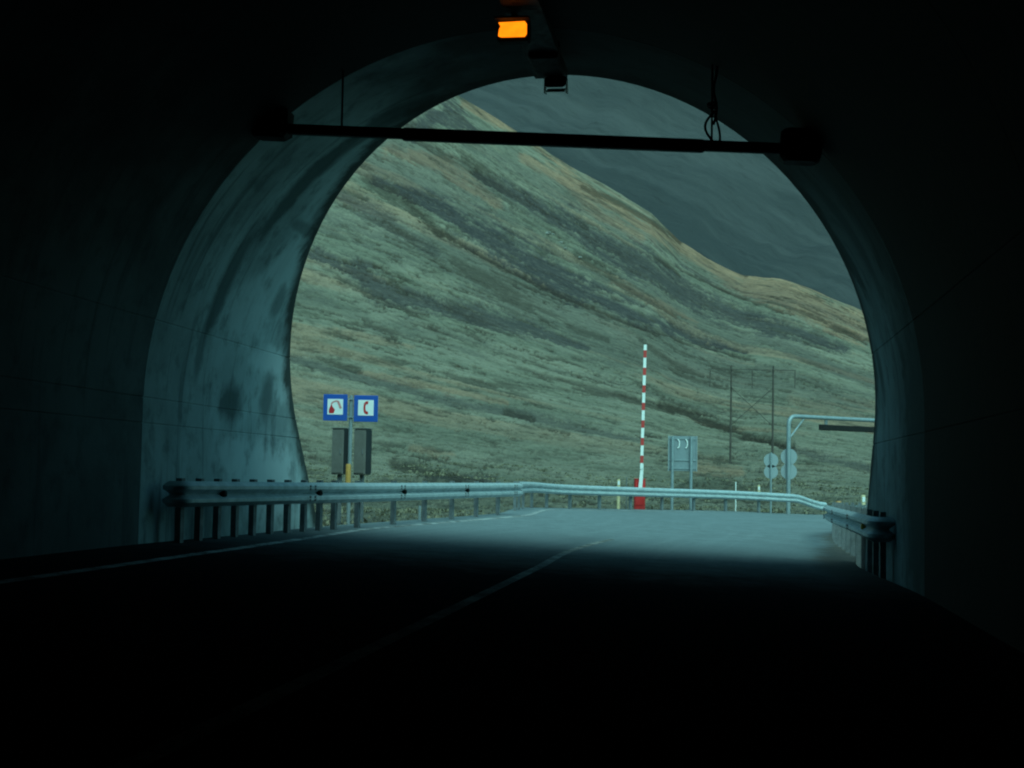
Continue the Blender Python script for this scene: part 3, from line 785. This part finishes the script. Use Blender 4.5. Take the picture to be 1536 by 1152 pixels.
def seg(mb, z0_, z1_, wd):
    P = []
    for z in (z0_, z1_):
        x = bxo(z); P += [(x - wd / 2, yb - .04, z), (x + wd / 2, yb - .04, z), (x + wd / 2, yb + .018, z), (x - wd / 2, yb + .018, z)]
    mb.add(P, [(3, 2, 1, 0), (4, 5, 6, 7)] + [(i, (i + 1) % 4, 4 + (i + 1) % 4, 4 + i) for i in range(4)])
seg(boom, 1.30, ztop, .100); bo = boom.build('boom', M['white_paint'], br)
for i in range(7):
    zc = .95 + (715 - (531.6 + 26.25 * i) + 3.4) / 43.0
    wd = .106; b = MB(); P = []
    for z in (zc - .13, zc + .13):
        x = bxo(z); P += [(x - wd / 2, yb - .044, z), (x + wd / 2, yb - .044, z), (x + wd / 2, yb + .022, z), (x - wd / 2, yb + .022, z)]
    b.add(P, [(3, 2, 1, 0), (4, 5, 6, 7)] + [(k, (k + 1) % 4, 4 + (k + 1) % 4, 4 + k) for k in range(4)])
    b.build('red_band', M['red_band'], bo)

# ------------------------------------------------------------------ big sign seen from behind
qy = 51.8; zg = gz(6.1, qy)
sg = thing('road_sign', (6.15, qy, zg), 'large rectangular road sign on two posts, seen from its grey back', 'road sign')
s_ = 2133 / qy; xl = lambda px: (px - 768) / s_
for px in (1010, 1038):
    b = MB(); b.tube([(xl(px), qy - .05, zg - .2), (xl(px), qy - .05, 2.52)], .055, 12); b.build('post', M['pole_steel'], sg, 40)
b = MB(); b.box((xl(1025.5), qy + .03, 1.90), (1.05, .02, 1.27), None, .008); pn = b.build('panel', M['sign_back'], sg)
b = MB()
for x in (xl(1025.5) - .515, xl(1025.5) + .515): b.box((x, qy + .012, 1.90), (.03, .05, 1.29))
b.build('side_rim', M['disc_back'], pn)
for z in (2.44, 1.66, 1.36):
    b = MB(); b.box((xl(1025.5), qy + .005, z), (.98, .025, .045)); b.build('cross_rail', M['pole_steel'], sg)
for px in (1018, 1030):
    b = MB(); b.tube([(xl(px) + .06 * math.sin(a) * (1), qy - .005, 2.25 + .15 * math.cos(a)) for a in np.linspace(-.2, math.pi + .2, 10)], .022, 8)
    b.build('clamp', M['white_paint'], sg, 50)

# ------------------------------------------------------------------ round signs and height gantry
def disc(cx, cy, cz, r, mb):
    mb.tube([(cx, cy - .008, cz), (cx, cy + .008, cz)], r, 36)
    return mb
px_, py_ = 10.42, 57.0; zg = gz(px_, py_)
rs = thing('round_sign', (px_, py_, zg), 'two round signs on a thin post, backs towards us, left of the gantry', 'road sign')
b = MB(); b.tube([(px_, py_, zg - .2), (px_, py_, 2.1)], .04, 12); b.build('post', M['pole_steel'], rs, 40)
for z, r in ((1.78, .29), (1.33, .28)): disc(px_ + .01, py_ + .055, z, r, MB()).build('disc', M['disc_back'], rs, 40)
gx, gy = 11.32, 58.0; zg = gz(gx, gy)
ga = thing('height_gantry', (gx, gy, zg), 'grey pipe gantry with a dark height bar hanging over the road', 'gantry')
gd = Vector((6.9, 4.6, 0)).normalized(); ge = Vector((gx, gy, 0)) + gd * 9.2
GH = 3.62; cr = .35
pts = [(gx, gy, zg - .2), (gx, gy, GH - cr)]
for a in np.linspace(15, 75, 5): pts.append(tuple(Vector((gx, gy, GH - cr)) + gd * (cr * (1 - math.cos(R(a)))) + Vector((0, 0, cr * math.sin(R(a))))))
pts.append(tuple(Vector((gx, gy, GH)) + gd * cr)); pts.append(tuple(ge + Vector((0, 0, GH))))
b = MB(); b.tube(pts, .085, 14); b.build('frame', M['pole_steel'], ga, 40)
zge = gz(ge.x, ge.y)
b = MB(); b.tube([tuple(ge + Vector((0, 0, zge - .2))), tuple(ge + Vector((0, 0, GH + .04)))], .085, 14); b.build('leg', M['pole_steel'], ga, 40)
b = MB(); b.tube([tuple(Vector((gx, gy, GH - .95))), tuple(Vector((gx, gy, GH - .04)) + gd * .9)], .035, 10); b.build('brace', M['pole_steel'], ga, 40)
h0 = Vector((gx, gy, 0)) + gd * 1.75; h1 = Vector((gx, gy, 0)) + gd * 8.3
rotg = Matrix((gd, Vector((-gd.y, gd.x, 0)), Vector((0, 0, 1)))).transposed()
b = MB(); b.box((h0 + h1) / 2 + Vector((0, 0, GH - .40)), ((h1 - h0).length, .10, .24), rotg, .02); b.build('height_bar', M['black_steel'], ga)
for f in (.06, .55, .95):
    q = h0.lerp(h1, f); b = MB(); b.box(q + Vector((0, 0, GH - .18)), (.14, .05, .24), rotg); b.build('hanger', M['galv_post'], ga)
for z, r in ((1.96, .335), (1.36, .33)): disc(gx + .03, gy + .10, z, r, MB()).build('disc', M['disc_back'], ga, 40)

# ------------------------------------------------------------------ power line frame on the slope
fy = 172.0; xa, xb = (1097 - 768) / 2133 * fy, (1160 - 768) / 2133 * fy
za, zb2 = gz(xa, fy), gz(xb, fy); ztp = 14.4
pf = thing('power_pylon', ((xa + xb) / 2, fy, (za + zb2) / 2), 'wooden H-frame power line pole standing on the lower hillside', 'power pole')
for x, zz in ((xa, za), (xb, zb2)):
    b = MB(); b.tube([(x, fy, zz - .5), (x + .05, fy, ztp + .5)], [.14, .10], 10); b.build('pole', M['wood_pole'], pf, 40)
b = MB(); b.box(((xa + xb) / 2, fy - .17, ztp), (10.6, .08, .09)); b.build('crossarm', M['wood_pole'], pf)
for sgn in (1, -1):
    b = MB(); b.tube([(xa if sgn > 0 else xb, fy + .16 * sgn, 7.6), (xb if sgn > 0 else xa, fy + .16 * sgn, 12.2)], .04, 8); b.build('brace', M['wood_pole'], pf, 40)
for x in (xa - 2.55, (xa + xb) / 2, xb + 2.65):
    b = MB(); b.tube([(x, fy - .17, ztp - .09), (x, fy - .17, ztp - 2.2)], .055, 8); b.build('insulator', M['wood_pole'], pf, 40)

# ------------------------------------------------------------------ pale boulders on the slope
def on_slope(px, E):
    dd = np.linspace(120, 648, 400); xx = (px - 768) / 2133 * dd; zz = ground(xx, dd, False)
    e = (zz - CAM_Z) / dd * 2133; i = int(np.argmin(np.abs(e - E))); return xx[i], dd[i]
for i, (px, py, r) in enumerate([(819, 351, .75), (826, 353, .5), (838, 363, .6), (868, 384, .5), (845, 371, .42)]):
    x, y = on_slope(px, 715 - py); zg = gz(x, y)
    v, f = [], []
    rr = random.Random(i); n1, n2 = 6, 9
    for a in range(n1 + 1):
        for c in range(n2):
            th, ph = math.pi * a / n1, 2 * math.pi * c / n2; k = r * (.75 + .5 * rr.random()) if 0 < a < n1 else r * .8
            v.append((x + k * math.sin(th) * math.cos(ph) * 1.3, y + k * math.sin(th) * math.sin(ph), zg + .15 * r + k * .75 * math.cos(th)))
    for a in range(n1):
        for c in range(n2): f.append((a * n2 + c, a * n2 + (c + 1) % n2, (a + 1) * n2 + (c + 1) % n2, (a + 1) * n2 + c))
    o = MB().add(v, f).build('boulder', M['rock'], None, None, (x, y, zg))
    o['label'] = ['largest pale boulder, at the upper left of the cluster on the hillside', 'small pale boulder touching the largest one on the hillside', 'pale boulder in the middle of the cluster on the hillside', 'pale boulder farthest right and lowest on the hillside', 'small pale boulder just below the middle one on the hillside'][i]; o['category'] = 'boulder'; o['group'] = 'pale boulders on the hillside'

# ------------------------------------------------------------------ dry tussocks behind the rails
rg = np.random.RandomState(5); N = 6000
px = rg.uniform(400, 1380, N); dd = 24 + 110 * rg.rand(N) ** 1.3
xx = (px - 768) / 2133 * dd
keep = fbm(xx * .35, dd * .35, 4) + .12 * rg.rand(N) > .52
# off the carriageway
def on_road(x, y):
    out = np.zeros(x.shape, bool)
    A = np.vstack([Ls, Rs[::-1]])[:, :2]; j = len(A) - 1
    for i in range(len(A)):
        xi, yi = A[i]; xj, yj = A[j]
        c = ((yi > y) != (yj > y)) & (x < (xj - xi) * (y - yi) / (yj - yi + 1e-9) + xi); out ^= c; j = i
    return out
keep &= ~on_road(xx, dd) & ~on_road(xx + .5, dd) & ~on_road(xx - .5, dd - .3)
uu = (xx * TC - dd * TS) + LANE; wl = xx * TS + dd * TC
keep &= ~((np.abs(uu) < 5.2) & (wl < 23.6))
xx, dd = xx[keep], dd[keep]; zz = ground(xx, dd)
V, Fc, tone = [], [], []
for x, y, z in zip(xx, dd, zz):
    h = random.uniform(.04, .12) * (1.2 if y > 60 else .9); t0 = random.random()
    for k in range(6):
        a = random.uniform(0, 6.283); w_ = random.uniform(.02, .05) * (1 + y / 70); l = random.uniform(.3, 1.1) * h
        cx, cy = x + random.gauss(0, .12), y + random.gauss(0, .12); o = len(V)
        V += [(cx - w_ * math.cos(a), cy - w_ * math.sin(a), z - .04), (cx + w_ * math.cos(a), cy + w_ * math.sin(a), z - .04),
              (cx + l * .9 * math.cos(a + 1.3), cy + l * .9 * math.sin(a + 1.3), z + h * random.uniform(.5, 1))]
        Fc.append((o, o + 1, o + 2)); tt_ = min(1, max(0, t0 + random.gauss(0, .15))); tone += [tt_ * .7, tt_ * .7, tt_]
me = bpy.data.meshes.new('grass'); me.from_pydata(V, [], Fc)
ta = me.attributes.new('tone', 'FLOAT', 'POINT'); ta.data.foreach_set('value', tone); me.materials.append(M['tussock'])
go = bpy.data.objects.new('grass', me); scn.collection.objects.link(go); go['kind'] = 'stuff'

# ------------------------------------------------------------------ fittings inside the tunnel
ba, bb = T(-3.2, 15.5, 4.90), T(3.3, 15.5, 4.53)
cb = thing('cross_bar', (ba + bb) / 2, 'black steel bar spanning the tunnel just inside the mouth', 'bar')
ax = (bb - ba).normalized(); fw = Vector((TS, TC, 0)); up = fw.cross(ax) * -1
rotb = Matrix((ax, fw, ax.cross(fw))).transposed()
b = MB(); b.box((ba + bb) / 2, ((bb - ba).length, .10, .115), rotb, .015); b.build('beam', M['black_steel'], cb)
b = MB(); b.box((ba + bb) / 2 + Vector((0, 0, -.005)) + ax * .3, (3.4, .12, .138), rotb, .02); b.build('centre_sleeve', M['black_steel'], cb)
for c, zoff in ((ba.lerp(bb, .05), .06), (ba.lerp(bb, .965), .03)):
    s_n = 1 if c is bb else -1
    b = MB(); b.box(c + Vector((0, 0, zoff)) + ax * (.0 * s_n), (.44, .34, .36), rotb, .05); b.build('end_box', M['dark_box'], cb)
def on_bar(u):
    f = (u + 3.2) / 6.5; return ba.lerp(bb, f)
for u in (-2.05, 2.12):
    q = on_bar(u); zc = ZC + RB_ * math.sqrt(1 - (u / RA) ** 2)
    b = MB(); b.tube([q, (q.x, q.y, zc + .03)], .012, 8); b.build('hanger_rod', M['black_steel'], cb)
# loose cable tied to the right hanger
q = on_bar(2.12); cbl = thing('cable', (q.x, q.y, q.z + .9), 'loose black cable tied to the right hanger above the bar', 'cable')
off = Vector((.03, -.03, 0))
b = MB(); pts = [q + off + Vector((.02 * math.sin(i * 1.3), 0, .95 - i * .09)) for i in range(9)]
b.tube(pts, .014, 8); b.build('strand', M['black_steel'], cbl, 50)
b = MB(); pts = [q + off + Vector((-.10 * math.sin(t * math.pi) - .02 * t, -.01, .38 - .34 * t)) for t in np.linspace(0, 1, 9)]
b.tube(pts, .014, 8); b.build('strand', M['black_steel'], cbl, 50)
b = MB(); pts = [q + off + Vector((.05 * math.sin(t * 2.2), -.04, .30 - .32 * t)) for t in np.linspace(0, 1, 7)]
b.tube(pts, .013, 8); b.build('strand', M['black_steel'], cbl, 50)
b = MB(); pts = [q + Vector((.05 * math.cos(a), .05 * math.sin(a) - .02, .42 + .004 * a)) for a in np.linspace(0, 12.5, 24)]
b.tube(pts, .012, 8); b.build('tie', M['black_steel'], cbl, 50)

# cable tray on the crown
ct = thing('cable_tray', T(.16, 14, 5.86), 'black cable tray running along the tunnel crown to the mouth', 'cable tray')
rotw = Matrix((Vector((TC, -TS, 0)), fw, Vector((0, 0, 1)))).transposed()
b = MB(); b.box(T(.16, 3.5, 5.83), (.36, 27.0, .02), rotw); b.build('tray_floor', M['black_steel'], ct)
for u in (-.03, .35):
    b = MB(); b.box(T(u, 3.5, 5.87), (.018, 27.0, .10), rotw); b.build('tray_side', M['black_steel'], ct)
for w in (16.2, 14.2, 12.2, 10.2, 8.2):
    for u in (-.02, .34):
        b = MB(); b.tube([T(u, w, 5.85), T(u, w, 6.06)], .01, 6); b.build('hanger_rod', M['black_steel'], ct)
for k, u in enumerate((.05, .15, .24)):
    b = MB(); b.tube([T(u + .02 * math.sin(w * 1.3 + k), w, 5.862 + .01 * k) for w in np.linspace(-9, 16.9, 40)], .022, 8); b.build('cable', M['dark_box'], ct, 50)

# lit amber lamp facing the driver
lw = 14.5; lc = T(.05, lw, 5.63)
lp = thing('tunnel_lamp', lc, 'lit amber tunnel lamp hanging below the cable tray at the crown', 'lamp')
b = MB(); b.box(lc + fw * .09, (.34, .18, .22), rotw, .02); b.build('housing', M['dark_box'], lp)
b = MB(); b.prism([(-.150, -.068), (-.118, -.0795), (.128, -.0795), (.148, -.05), (.148, .05), (.128, .0795), (-.150, .072), (-.126, .03), (-.142, .0)], lc - fw * .012, (TC, -TS, 0), (0, 0, 1), -fw, .03)
b.build('lens', M['lens'], lp)
b = MB(); b.box(lc + fw * -.03 + Vector((0, 0, .10)), (.36, .20, .018), rotw); b.build('visor', M['dark_box'], lp)
b = MB(); b.box(lc + fw * .1 + Vector((0, 0, .18)), (.06, .06, .16), rotw); b.build('bracket', M['black_steel'], lp)

# unlit floodlight at the mouth end of the tray
fc = T(.24, 16.75, 5.71)
fl = thing('floodlight', fc, 'unlit dark floodlight with pale rim at the top of the tunnel mouth', 'floodlight')
tilt = rotw @ Matrix.Rotation(R(28), 3, 'X')
b = MB(); b.box(fc, (.25, .18, .11), tilt, .02); b.build('housing', M['dark_box'], fl)
for s_n in (-1, 1):
    b = MB(); b.prism([(-.09, -.10), (.14, -.17), (.15, .02), (.02, .06)], fc + tilt @ Vector((.127 * s_n, 0, -.02)), tilt @ Vector((0, 1, 0)), tilt @ Vector((0, 0, 1)), tilt @ Vector((s_n, 0, 0)), .01); b.build('rim_light_plate', M['white_paint'], fl)  # plates coloured white to stand in for outside light catching the rim
b = MB(); b.box(fc + tilt @ Vector((0, .04, -.115)), (.22, .14, .012), tilt); b.build('glass', M['galv'], fl)
b = MB(); b.box(fc + Vector((0, 0, .14)), (.05, .05, .18), rotw); b.build('bracket', M['black_steel'], fl)
b = MB(); b.box(fc - fw * .45 + Vector((-.05, 0, .12)), (.34, .75, .16), rotw, .02); b.build('control_gear', M['dark_box'], fl)
